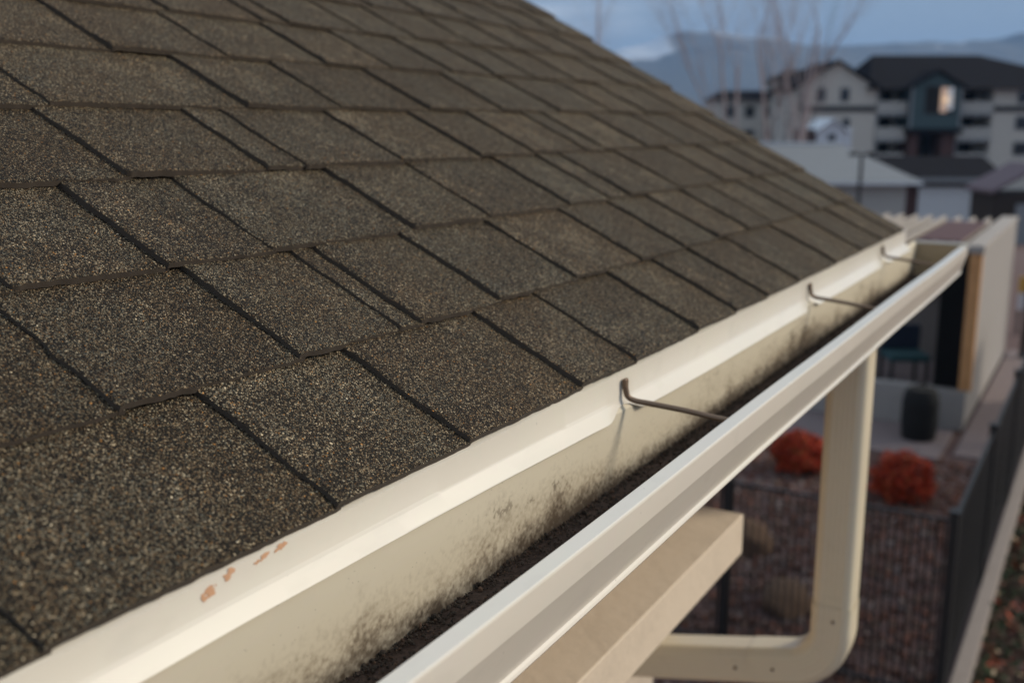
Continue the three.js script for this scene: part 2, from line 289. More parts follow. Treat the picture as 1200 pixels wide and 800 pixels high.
// hangers sit at these places along the eave
const HANG = [-0.25, 0.987, 1.738, 2.340];
{
  const n = 420, pts = 7;
  const fl = u => { let f = 0.0085 + 0.0045 * sstep(0.4, 1.3, u); for (const h of HANG) { if (u <= h) f *= lerp(0.12, 1, sstep(0.004, 0.060, h - u)); else f *= lerp(0.12, 1, sstep(0.003, 0.034, u - h)); } return f; };
  const zs = range(-0.6, 2.625, n);
  const g = grid(n, pts, (i, j) => {
    const u = zs[i], f = fl(u), wob = (fbm(u * 6, 1, 4096, 4096, 3, 3) - 0.5) * 0.0016 + 0.003 - 0.009 * sstep(0.4, 1.3, u);
    const p = [[-0.06, 0.0225], [-0.0035, -0.0045], [0, -0.0060], [0, -0.0285 + wob], [0.0014 * f / 0.013, -0.0315 + wob], [f, -0.0335 - f * 0.75 + wob], [f + 0.0006, -0.0352 - f * 0.75 + wob], [f - 0.002, -0.036 - f * 0.75 + wob]][j];
    return [p[0], E + p[1], -u];
  }, (i, j) => [zs[i], j * 0.012]);
  const drip = part('drip_edge', toCreasedNormals(g, 0.5), M.paint, house);
  // red clay smears wiped on the face of the drip edge
  const r = rng(5);
  for (const [u, y, w, hh, n] of [[0.402, -0.0165, 0.0062, 0.0030, 46], [0.4185, -0.0125, 0.0042, 0.0028, 26], [0.463, -0.0110, 0.0055, 0.0012, 18], [0.446, -0.0122, 0.009, 0.0009, 14]]) {
    const flecks = [];
    for (let q = 0; q < n; q++) {
      const sh = new THREE.Shape(), m = 9, z = 0.0004 + 0.0019 * r() * r(), a0 = r() * 6.28, d = Math.sqrt(r()), cx = Math.cos(a0) * d * w, cy = Math.sin(a0) * d * hh + cx * 0.22;
      for (let i = 0; i < m; i++) { const a = i / m * 6.2832, k = z * (0.5 + 0.8 * r()); i ? sh.lineTo(cx + Math.cos(a) * k * 1.5, cy + Math.sin(a) * k) : sh.moveTo(cx + Math.cos(a) * k * 1.5, cy + Math.sin(a) * k); }
      flecks.push(new THREE.ExtrudeGeometry(sh, { depth: 0.00008 + 0.00012 * r(), bevelEnabled: false, curveSegments: 1 }));
    }
    part('clay_smear', metric(mergeGeometries(flecks).rotateY(Math.PI / 2).translate(0.0002, E + y + 0.003, -u)), M.clay, drip, 'faint smear of orange red clay on the cream drip edge');
  }
}
part('fascia', rbox(-0.028, -0.003, E - 0.19, E - 0.036, -2.58, 0.6, 0.002), M.trim, house);
part('soffit', box(-0.45, -0.029, E - 0.176, E - 0.160, -2.55, 0.6), M.trim, house);
part('wall', metric(new THREE.BoxGeometry(1.5, E - 0.2, 2.8).translate(-0.42 - 0.75, (E - 0.2) / 2 + 0.01, -2.16 + 1.4)), M.stucco, house);
part('rake_board', (() => { const a = onRoof(0, 0.02, -0.012), b = onRoof(0, 2.15, -0.012), g = new THREE.BufferGeometry(); const o = [[a[0], a[1]], [b[0], b[1]], [b[0], b[1] - 0.16], [a[0] - 0.02, a[1] - 0.15]]; return metric(prism(o, [-2.585, -2.565])); })(), M.trim, house);
part('ledge', rbox(-0.5, -0.080, E - 0.494, E - 0.420, -1.705, 0.6, 0.003), M.trim, house, 'flat beige moulded ledge below the eave');

// ================================================================ gutter
const gutter = thing('gutter', 'long cream metal rain gutter hung along the shingled eave', 'gutter', [0, E - 0.125, 0]);
{
  const y0 = 0.125, zs = range(-2.745, 0.6, 90), wob = (p, z) => [0.0012 * Math.sin(z * 2.1 + 0.7) + 0.0007 * Math.sin(z * 7.3), 0.0010 * Math.sin(z * 2.7) + (p[0] < 0.012 ? sstep(0.059, 0.089, p[1]) * (0.0015 - 0.009 * sstep(0.4, 1.3, -z)) : 0)];
  const L = a => a.map(([x, y]) => [x, y + y0]);
  const tr = L([[0.0012, -0.0330], [0.0062, -0.0400], [0.0060, -0.055], [0.0054, -0.080], [0.0050, -0.095], [0.0050, -0.1180], [0.0068, -0.1225], [0.0105, -0.1243], [0.03, -0.1228], [0.06, -0.1200], [0.1030, -0.1148]]);
  part('trough', prism(strip(tr, -0.0008), zs, wob), M.siltShaded, gutter, 'silt stained back and bottom of the gutter with lip shade painted in');
  const fr = L([[0.1030, -0.1149], [0.1105, -0.1146], [0.1138, -0.1134], [0.1150, -0.1114], [0.1141, -0.1094], [0.1127, -0.1072], [0.1235, -0.0708], [0.1241, -0.0690], [0.1242, -0.0670], [0.1242, -0.0492], [0.1238, -0.0477], [0.1226, -0.0470], [0.1088, -0.0468], [0.1076, -0.0476], [0.1074, -0.0500], [0.1084, -0.0530]]);
  part('front', prism(strip(fr, 0.0009), zs, wob, 0.09), M.paint, gutter, 'moulded cream front with a flat rolled lip');
  // end cap follows the section
  const sh = new THREE.Shape(L([[0.0015, -0.044], [0.0015, -0.1246], [0.012, -0.1246], [0.1100, -0.1144], [0.1140, -0.112], [0.1124, -0.107], [0.1236, -0.069], [0.1236, -0.0475], [0.07, -0.0475]]).map(p => new THREE.Vector2(...p)));
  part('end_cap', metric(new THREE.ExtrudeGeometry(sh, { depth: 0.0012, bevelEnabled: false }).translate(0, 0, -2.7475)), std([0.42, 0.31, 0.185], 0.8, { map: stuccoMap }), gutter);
  part('end_cap_rim', rbox(0.0, 0.125, y0 - 0.0475, y0 - 0.0405, -2.752, -2.744, 0.002), M.paint, gutter);
  HANG.forEach((h, k) => {
    const P = (x, y, du) => new THREE.Vector3(x, y + y0, -(h + du));
    const c = new THREE.CatmullRomCurve3([P(0.0030, -0.0165, -0.001), P(0.0042, -0.0240, -0.001), P(0.0060, -0.0310, 0), P(0.0120, -0.0352, 0.003), P(0.026, -0.0380, 0.009), P(0.062, -0.0440, 0.022), P(0.090, -0.0495, 0.031), P(0.110, -0.0525, 0.036)]);
    const g = new THREE.TubeGeometry(c, 60, 0.0031, 10, false), m = part('hanger', g, M.bronze, gutter, 'bent bronze coloured hanger rod across the gutter');
    part('hook_head', new RoundedBoxGeometry(0.0045, 0.010, 0.0085, 2, 0.0018).translate(0.0036, y0 - 0.0165, -h + 0.001), M.bronze, m);
  });
}
const floorY = x => E - 0.1242 + 0.0094 * clamp((x - 0.0105) / 0.0925);
// silt bed with grit and leaf crumbs on it
{
  const nx = 40, nz = 1400, H = (u, x) => { const e = clamp((x - 0.0055) / 0.012) , q = fbm(u * 9, x * 22, 4096, 4096, 5, 205); return 0.0008 + 0.0022 * sstep(0.30, 0.75, q) * e + 0.0020 * (1 - e) * sstep(0.4, 0.8, fbm(u * 60, 2, 4096, 4096, 5, 215)) + 0.0012 * (vnoise(u * 420, x * 420, 1 << 18, 1 << 18, 9) - 0.5); };
  const g = grid(nz, nx, (i, j) => { const u = -0.5 + 3.22 * i / nz, x = 0.0056 + 0.098 * j / nx; return [x, floorY(x) + H(u, x), -u]; }, (i, j) => [3.22 * i / nz * 2, j / nx * 0.22]);
  const m = part('gutter_silt', g, new THREE.MeshPhysicalMaterial({ color: new THREE.Color().setRGB(0.66, 0.80, 0.72), roughness: 1, specularIntensity: 0.25, map: soilMap }), scene); m.userData = { kind: 'stuff', label: 'bed of dark damp silt along the gutter bottom', category: 'silt' };
}
{
  const r = rng(909), n = 14000, g = new THREE.IcosahedronGeometry(1, 0), m = new THREE.InstancedMesh(g, std(white, 1), n), o = new THREE.Object3D(), c = new THREE.Color();
  for (let i = 0; i < n; i++) {
    const u = -0.4 + 3.1 * r(), q = i % 4 ? r() : 0.16 * r() * r(), x = 0.0075 + 0.088 * q, s = 0.0006 + 0.0013 * r() * r() + (r() < 0.03 ? 0.0012 : 0);
    const heap = 0.0035 * fbm(u * 14, x * 30, 4096, 4096, 3, 5); if (i % 3 == 0 && fbm(u * 14, x * 30, 4096, 4096, 3, 5) < 0.45) { o.scale.setScalar(0.0004); }
    o.position.set(x, floorY(x) + s * 0.5 + 0.002 + heap * r(), -u); o.rotation.set(r() * 6, r() * 6, r() * 6); o.scale.set(s * (0.7 + r() * 0.9), s * (0.5 + 0.5 * r()), s * (0.7 + 0.6 * r())); o.updateMatrix(); m.setMatrixAt(i, o.matrix);
    const k = 0.5 + r(); r() < 0.2 ? c.setRGB(0.085 * k, 0.050 * k, 0.032 * k) : c.setRGB(0.050 * k, 0.038 * k, 0.028 * k); m.setColorAt(i, c);
  }
  m.name = 'gutter_grit'; m.castShadow = m.receiveShadow = true; m.userData = { kind: 'stuff', label: 'dark grit crumbs scattered over the gutter silt', category: 'debris' }; scene.add(m);
}
// ================================================================ downspout
const spout = thing('downspout', 'cream rectangular downspout with an elbow turning back to the wall', 'downspout', [0.047, 0, -1.89]);
{
  const x0 = 0, wx = 0.038, wz = 0.041, sec = [];   // rounded rectangle with shallow flutes
  const add = (x, z) => sec.push([x, z]);
  const rad = 0.020, N = 9, flute = (t, n) => -0.0009 * (0.5 - 0.5 * Math.cos(t * n * 6.2832));
  const corner = (cx, cz, a0) => { for (let i = 0; i <= N; i++) { const a = a0 + i / N * Math.PI / 2; add(cx + Math.cos(a) * rad, cz + Math.sin(a) * rad); } };
  corner(wx - rad, wz - rad, 0); for (let i = 1; i < 24; i++) { const t = i / 24; add(lerp(wx - rad, -wx + rad, t), wz + flute(t, 4)); }
  corner(-wx + rad, wz - rad, Math.PI / 2); for (let i = 1; i < 10; i++) { const t = i / 10; add(-wx, lerp(wz - rad, -wz + rad, t)); }
  corner(-wx + rad, -wz + rad, Math.PI); for (let i = 1; i < 24; i++) { const t = i / 24; add(lerp(-wx + rad, wx - rad, t), -wz - flute(t, 4)); }
  corner(wx - rad, -wz + rad, Math.PI * 1.5); for (let i = 1; i < 10; i++) { const t = i / 10; add(wx, lerp(-wz + rad, wz - rad, t)); }
  const sweep = (path, k) => {                     // path of [x, y, angle of travel]
    const pos = [], uv = [], idx = [], n = sec.length; let l = 0;
    path.forEach(([x, y, a], i) => { if (i) l += Math.hypot(x - path[i - 1][0], y - path[i - 1][1]); for (let q = 0; q <= n; q++) { const [p, z] = sec[q % n]; pos.push(x + Math.sin(-a) * p * k * -1 * -1 * (1) * (1) * (1), 0, 0); const o = pos.length - 3; pos[o] = x - Math.sin(a) * p * k; pos[o + 1] = y + Math.cos(a) * p * k; pos[o + 2] = z * k; uv.push(q / n * 0.28, l); } });
    for (let i = 0; i < path.length - 1; i++) for (let q = 0; q < n; q++) { const a = i * (n + 1) + q, b = a + 1, c = a + n + 1, d = c + 1; idx.push(a, b, d, a, d, c); }
    const g = new THREE.BufferGeometry(); g.setAttribute('position', new THREE.Float32BufferAttribute(pos, 3)); g.setAttribute('uv', new THREE.Float32BufferAttribute(uv, 2)); g.setIndex(idx); g.computeVertexNormals(); return g;
  };
  const down = -Math.PI / 2, aEnd = -Math.PI + 13 * Math.PI / 180;   // straight down, then back and a little down
  part('pipe', sweep([[0, E - 0.1240, down], [0, E - 0.40, down], [0, E - 0.640, down]], 0.965), M.spoutBouncePaint, spout);
  const el = [[0, E - 0.628, down], [0, E - 0.670, down]], R = 0.092; const cy = E - 0.684;
  el.push([0, cy, down]);
  for (let i = 1; i <= 28; i++) { const a = lerp(down, aEnd, i / 28); el.push([-R + R * Math.cos(a - down), cy - R * Math.sin(-(a - down)), a]); }
  const last = el[el.length - 1], dir = [Math.cos(aEnd), Math.sin(aEnd)];
  el.push([last[0] + dir[0] * 0.075, last[1] + dir[1] * 0.075, aEnd]);
  const elbow = part('elbow', sweep(el, 1.0), M.spoutBouncePaint, spout);
  const b0 = [last[0] + dir[0] * 0.055, last[1] + dir[1] * 0.055], leg = range(0, 0.31, 4).map(t => [b0[0] + dir[0] * t, b0[1] + dir[1] * t, aEnd]);
  const off = part('offset_pipe', sweep(leg, 0.972), M.spoutBouncePaint, spout);
  for (const [p, x, y] of [[elbow, 0.006, E - 0.655], [elbow, last[0] + dir[0] * 0.03, last[1] + dir[1] * 0.03], [off, b0[0] + dir[0] * 0.05, b0[1] + dir[1] * 0.05]])
    part('screw', new THREE.CylinderGeometry(0.0032, 0.0036, 0.003, 10).rotateX(Math.PI / 2).translate(x, y, 0.0405), M.bronze, p);
  part('outlet_collar', rbox(-0.041, 0.041, E - 0.139, E - 0.1262, -0.044, 0.044, 0.006), M.spoutBouncePaint, spout);
}

// ================================================================ yard: iron fences, stones, shrubs
function fence(label, a, b, posts, step, kind) {
  const dx = b[0] - a[0], dz = b[1] - a[1], L = Math.hypot(dx, dz), o = thing('iron_fence', label, 'fence', [a[0], 0, a[1]], Math.atan2(-dz, dx), 'black picket fences round the gravel yard');
  const H = 1.29;
  for (const y of [0.10, 1.282]) part('rail', box(0, L, y - 0.008, y + 0.008, -0.012, 0.012), M.blackMetal, o);
  const pg = box(-0.0075, 0.0075, 0.05, H, -0.0075, 0.0075), n = Math.floor(L / step);
  for (let i = 1; i < n; i++) part('picket', pg, M.blackMetal, o).position.x = i * L / n;
  const tg = mergeGeometries([box(-0.028, 0.028, 0, H + 0.04, -0.028, 0.028), box(-0.035, 0.035, H + 0.041, H + 0.06, -0.035, 0.035)]);
  for (const q of posts) part('post', tg, M.blackMetal, o).position.x = q;
  return o;
}
fence('black iron fence crossing the gravel between house and red shrubs', [-5.55, -6.65], [-0.25, -6.65], [0, 0.98, 2.42, 3.86, 5.3], 0.048);
fence('black iron fence running along the concrete kerb toward the white pavilion', [-0.25, -6.72], [-0.25, -15.2], [2.1, 4.2, 6.3, 8.48], 0.048);
{
  const r = rng(31), n = 16000, m = new THREE.InstancedMesh(new THREE.IcosahedronGeometry(1, 0), std(white, 1), n), o = new THREE.Object3D(), c = new THREE.Color();
  for (let i = 0; i < n; i++) {
    const x = -6 + 5.68 * r(), z = -4.4 - 7.6 * r(), s = 0.014 + 0.032 * r() * r();
    o.position.set(x, s * 0.35, z); o.rotation.set(r() * 6, r() * 6, r() * 6); o.scale.set(s * (0.8 + r() * 0.7), s * (0.6 + 0.4 * r()), s); o.updateMatrix(); m.setMatrixAt(i, o.matrix);
    const k = 0.45 + 0.9 * r(), q = r(); q < 0.55 ? c.setRGB(0.155 * k, 0.066 * k, 0.044 * k) : q < 0.86 ? c.setRGB(0.14 * k, 0.088 * k, 0.066 * k) : c.setRGB(0.24 * k, 0.18 * k, 0.16 * k); m.setColorAt(i, c);
  }
  m.name = 'gravel'; m.castShadow = m.receiveShadow = true; m.userData = { kind: 'stuff', label: 'reddish brown crushed rock covering the fenced yard', category: 'gravel' }; scene.add(m);
}
{
  const r = rng(47), n = 9000, lg = new THREE.BufferGeometry();
  lg.setAttribute('position', new THREE.Float32BufferAttribute([-0.5, 0, 0, 0, 0.12, -0.45, 0, 0.12, 0.45, 0.5, 0, 0], 3)); lg.setIndex([0, 2, 1, 1, 2, 3]); lg.computeVertexNormals();
  const m = new THREE.InstancedMesh(lg, std(white, 0.9, { side: THREE.DoubleSide }), n), o = new THREE.Object3D(), c = new THREE.Color();
  for (let i = 0; i < n; i++) {
    const x = -0.09 + 3.2 * r() * r(), z = -3.4 - 9.5 * r(), s = 0.03 + 0.05 * r(); o.position.set(x, 0.02 + 0.10 * r() * r(), z); o.rotation.set((r() - 0.5) * 1.8, r() * 6, (r() - 0.5) * 1.8); o.scale.set(s * 1.5, s, s * 0.7); o.updateMatrix(); m.setMatrixAt(i, o.matrix);
    const k = 0.5 + r(), q = r(); q < 0.07 ? c.setRGB(0.35 * k, 0.07 * k, 0.03 * k) : q < 0.09 ? c.setRGB(0.55 * k, 0.40 * k, 0.25 * k) : q < 0.45 ? c.setRGB(0.10 * k, 0.05 * k, 0.03 * k) : c.setRGB(0.035 * k, 0.048 * k, 0.018 * k); m.setColorAt(i, c);
  }
  m.name = 'ground_cover'; m.castShadow = m.receiveShadow = true; m.userData = { kind: 'stuff', label: 'low dark green ground cover with fallen red leaves beside the kerb', category: 'ground cover' }; scene.add(m);
}
function boulder(label, x, z, sx, sy, sz, seed) {
  const g0 = mergeVertices(new THREE.IcosahedronGeometry(1, 4).deleteAttribute('uv').deleteAttribute('normal')), p = g0.attributes.position;
  for (let i = 0; i < p.count; i++) { const a = p.getX(i), b = p.getY(i), c = p.getZ(i); const k = 0.78 + 0.5 * fbm(a * 1.6 + 9 + seed, b * 1.6 + c * 1.3 + 9, 4096, 4096, 4, seed); p.setXYZ(i, a * k * sx, Math.max(-0.25, b) * k * sy, c * k * sz); }
  g0.computeVertexNormals(); const t = thing('boulder', label, 'boulder', [x, 0, z], seed); part('stone', metric(toCreasedNormals(g0, 0.5)), M.rock, t).position.y = 0.2 * sy;
}
boulder('tan landscape boulder on the gravel behind the beige ledge', -2.12, -8.55, 0.22, 0.24, 0.22, 3);
boulder('dark brown boulder half hidden by the cream downspout', -1.50, -7.65, 0.25, 0.17, 0.2, 8);
function shrub(label, x, z, rx, ry, seed) {
  const t = thing('red_shrub', label, 'shrub', [x, 0, z], 0, 'rounded red shrubs in the gravel'), r = rng(seed), pos = [], col = [];
  const st = []; for (let i = 0; i < 14; i++) { const a = r() * 6.28, l = 0.5 + 0.4 * r(); const c = new THREE.LineCurve3(new THREE.Vector3(0.03 * Math.cos(a), 0, 0.03 * Math.sin(a)), new THREE.Vector3(rx * l * Math.cos(a), ry * (0.9 + 0.5 * r()), rx * l * Math.sin(a))); st.push(new THREE.TubeGeometry(c, 1, 0.006, 5)); }
  for (let i = 0; i < 60; i++) { const a = r() * 6.28, b = 1.35 * r(), k = 0.9 + 0.35 * r(); st.push(new THREE.TubeGeometry(new THREE.LineCurve3(new THREE.Vector3(0, ry * 0.5, 0), new THREE.Vector3(rx * k * Math.sin(b) * Math.cos(a), ry * (0.72 + 0.98 * k * Math.cos(b)), rx * k * Math.sin(b) * Math.sin(a))), 1, 0.0025, 4)); }
  part('stems', mergeGeometries(st), M.bark, t);
  const V = new THREE.Vector3(), q = new THREE.Quaternion(), e = new THREE.Euler();
  for (let i = 0; i < 5200; i++) {
    const a = r() * 6.2832, b = Math.acos(1 - 1.55 * r()), k = (0.55 + 0.45 * Math.sqrt(r())) * (0.62 + 0.66 * fbm(a * 2.2 + 5, b * 3, 4096, 4096, 4, seed)), s = 0.014 + 0.014 * r();
    const c = [rx * k * Math.sin(b) * Math.cos(a), ry * (0.72 + 0.98 * k * Math.cos(b) * 1), rx * k * Math.sin(b) * Math.sin(a)]; if (c[1] < 0.02) continue;
    q.setFromEuler(e.set(r() * 6, r() * 6, r() * 6)); const h = 0.6 + 0.8 * r(), cc = r() < 0.8 ? [0.46 * h, 0.050 * h, 0.018 * h] : [0.38 * h, 0.10 * h, 0.025 * h];
    for (const [u, v] of [[-1, 0], [0, -0.6], [1, 0], [-1, 0], [1, 0], [0, 0.6]]) { V.set(u * s, v * s, 0).applyQuaternion(q); pos.push(c[0] + V.x, c[1] + V.y, c[2] + V.z); col.push(...cc); }
  }
  const g = new THREE.BufferGeometry(); g.setAttribute('position', new THREE.Float32BufferAttribute(pos, 3)); g.setAttribute('color', new THREE.Float32BufferAttribute(col, 3)); g.computeVertexNormals();
  part('foliage', g, std(white, 0.9, { vertexColors: true, side: THREE.DoubleSide }), t);
}
shrub('round orange red shrub on gravel between fence and black barrel', -1.16, -10.5, 0.31, 0.29, 71);
shrub('round red shrub on gravel beside the cream downspout, farther from the barrel', -2.25, -10.85, 0.31, 0.27, 72);

// black barrel planter in front of the plinth
{
  const t = thing('black_barrel', 'black plastic rain barrel standing before the white plinth', 'barrel', [-1.34, 0.05, -12.6]);
  const pr = [[0, 0], [0.175, 0], [0.19, 0.02], [0.205, 0.18], [0.208, 0.20], [0.208, 0.22], [0.205, 0.24], [0.205, 0.40], [0.208, 0.42], [0.203, 0.45], [0.19, 0.53], [0.165, 0.58], [0.155, 0.59]];
  part('body', new THREE.LatheGeometry(pr.map(p => new THREE.Vector2(...p)), 40), M.blackPlastic, t);
  part('lid', new THREE.LatheGeometry([[0, 0.60], [0.15, 0.60], [0.165, 0.592], [0.165, 0.575], [0.158, 0.57]].reverse().map(p => new THREE.Vector2(...p)), 40), M.blackPlastic, t);
  part('handle', new THREE.TorusGeometry(0.05, 0.009, 8, 20, Math.PI).translate(0, 0.60, 0), M.blackPlastic, t);
}
// the pavilion
{
  const t = thing('pavilion', 'white walled patio pavilion with slatted roof and a black sheet across the opening', 'pavilion', [-1.0, 0.05, -13.15]), B = (x0, x1, y0, y1, z0, z1) => rbox(x0 + 1, x1 + 1, y0 - 0.05, y1 - 0.05, z0 + 13.15, z1 + 13.15, 0.008, 1);
  part('side_wall', B(-1.13, -0.93, 0.05, 2.17, -18.1, -13.36), M.whiteWall, t);
  part('wall_cap', B(-1.15, -0.915, 2.172, 2.215, -18.1, -13.36), M.slat, t);
  part('plinth', B(-2.9, -0.925, 0.05, 0.53, -13.34, -13.16), M.whiteWall, t);
  part('timber_post', B(-1.02, -0.885, 0.532, 2.17, -13.30, -13.18), M.wood, t);
  part('post_cap', B(-1.04, -0.865, 2.172, 2.27, -13.32, -13.16), M.slat, t);
  const cu = grid(40, 6, (i, j) => [-0.31 + 0.285 * i / 40, 0.50 + 1.66 * j / 6, -0.055 + 0.022 * Math.sin(i * 1.1)], (i, j) => [i / 40, j / 6]);
  part('black_sheet', cu, std([0.006, 0.006, 0.007], 0.95, { side: THREE.DoubleSide }), t, 'rippled black sheet across the opening');  // near-black rippled sheet filling the opening beside the post
  part('front_beam', B(-4.3, -1.08, 2.04, 2.17, -13.34, -13.20), M.slat, t);
  part('back_beam', B(-4.3, -1.16, 2.04, 2.17, -17.05, -16.93), M.slat, t);
  part('back_wall', B(-4.3, -1.14, 0.05, 2.03, -17.06, -16.92), M.taupe, t);
  part('wall_box', B(-2.06, -1.86, 1.05, 1.42, -16.915, -16.83), M.whiteWall, t);
  for (let k = 0; k < 15; k++) { const x = -1.24 - k * 0.205; part('roof_slat', rbox(x - 0.03 + 1, x + 0.03 + 1, 2.12, 2.21, -17.15 + 13.15, -13.25 + 13.15, 0.02, 2), M.slat, t); }
  part('roof_panel', B(-1.68, -1.16, 2.252, 2.275, -16.2, -13.5), M.maroon, t, 'maroon sheet laid over the roof slats');
}
function chair(label, x, z, turn) {
  const t = thing('patio_chair', label, 'chair', [x, 0.05, z], turn);
  part('seat', rbox(-0.27, 0.27, 0.40, 0.50, -0.26, 0.26, 0.03), M.teal, t); part('backrest', rbox(-0.27, 0.27, 0.50, 0.84, -0.27, -0.17, 0.03), M.navy, t);
  for (const [sx, sz] of [[-1, -1], [1, -1], [-1, 1], [1, 1]]) part('leg', rbox(sx * 0.24 - 0.02, sx * 0.24 + 0.02, 0, 0.40, sz * 0.23 - 0.02, sz * 0.23 + 0.02, 0.005, 1), M.blackMetal, t);
}
chair('teal cushioned patio chair standing inside the pavilion', -1.95, -15.05, 0.5);
{
  const t = thing('patio_table', 'low grey patio table beside the teal chair', 'table', [-2.55, 0.05, -15.3]);
  part('table_top', new THREE.CylinderGeometry(0.38, 0.38, 0.03, 36).translate(0, 0.6, 0), M.slat, t); part('pedestal', new THREE.CylinderGeometry(0.03, 0.05, 0.56, 16).translate(0, 0.305, 0), M.blackMetal, t); part('foot', new THREE.CylinderGeometry(0.2, 0.22, 0.025, 30).translate(0, 0.0125, 0), M.blackMetal, t);
}
{
  const t = thing('notice_board', 'small yellow and white board standing beside the white wall', 'board', [-1.02 + 0.22, 0, -20.1], 0.2);
  part('upper_board', rbox(-0.16, 0.16, 0.74, 1.02, -0.02, 0.02, 0.006), std([0.55, 0.30, 0.06], 0.7), t); part('lower_board', rbox(-0.15, 0.15, 0.44, 0.735, -0.02, 0.02, 0.006), std([0.62, 0.58, 0.58], 0.7), t);
  for (const s of [-1, 1]) part('leg', rbox(s * 0.12 - 0.02, s * 0.12 + 0.02, 0, 0.46, -0.05, -0.021, 0.004), M.blackMetal, t);
}
{
  const t = thing('bollard_light', 'slim black metal post standing past the end of the iron fence', 'post', [-0.66, 0, -18.0]);
  part('pole', new THREE.CylinderGeometry(0.045, 0.05, 1.75, 16).translate(0, 0.895, 0), M.blackMetal, t); part('base', new THREE.CylinderGeometry(0.075, 0.085, 0.06, 20).translate(0, 0.03, 0), M.blackMetal, t); part('cap', new THREE.CylinderGeometry(0.02, 0.07, 0.08, 16).translate(0, 1.81, 0), M.blackMetal, t);
}

// ================================================================ the street behind
const there = (X, D) => { const p = street(X, D, 0); p[1] = landAt(D); return p; };
// gabled or hipped roof prism helper: outline in local x, y carried in depth z
function gableRoof(x0, x1, yE, yR, z0, z1, xr = (x0 + x1) / 2, t = 0.22) { return metric(prism([[x0, yE], [xr, yR], [x1, yE], [x1, yE + t], [xr, yR + t * 1.25], [x0, yE + t]], [z0, z1])); }
function hip(x0, x1, z0, z1, yE, yR, r0, r1, rz) {
  const P = [[x0, yE, z1], [x1, yE, z1], [x1, yE, z0], [x0, yE, z0], [r0, yR, rz], [r1, yR, rz]], q = (a, b, c) => [a, b, c];
  const F = [...q(0, 1, 5), ...q(0, 5, 4), ...q(1, 2, 5), ...q(2, 3, 4), ...q(2, 4, 5), ...q(3, 0, 4), ...q(0, 3, 2), ...q(0, 2, 1)];
  const g = new THREE.BufferGeometry(); g.setAttribute('position', new THREE.Float32BufferAttribute(F.flatMap(i => P[i]), 3)); g.computeVertexNormals(); return metric(g, 0.5);
}
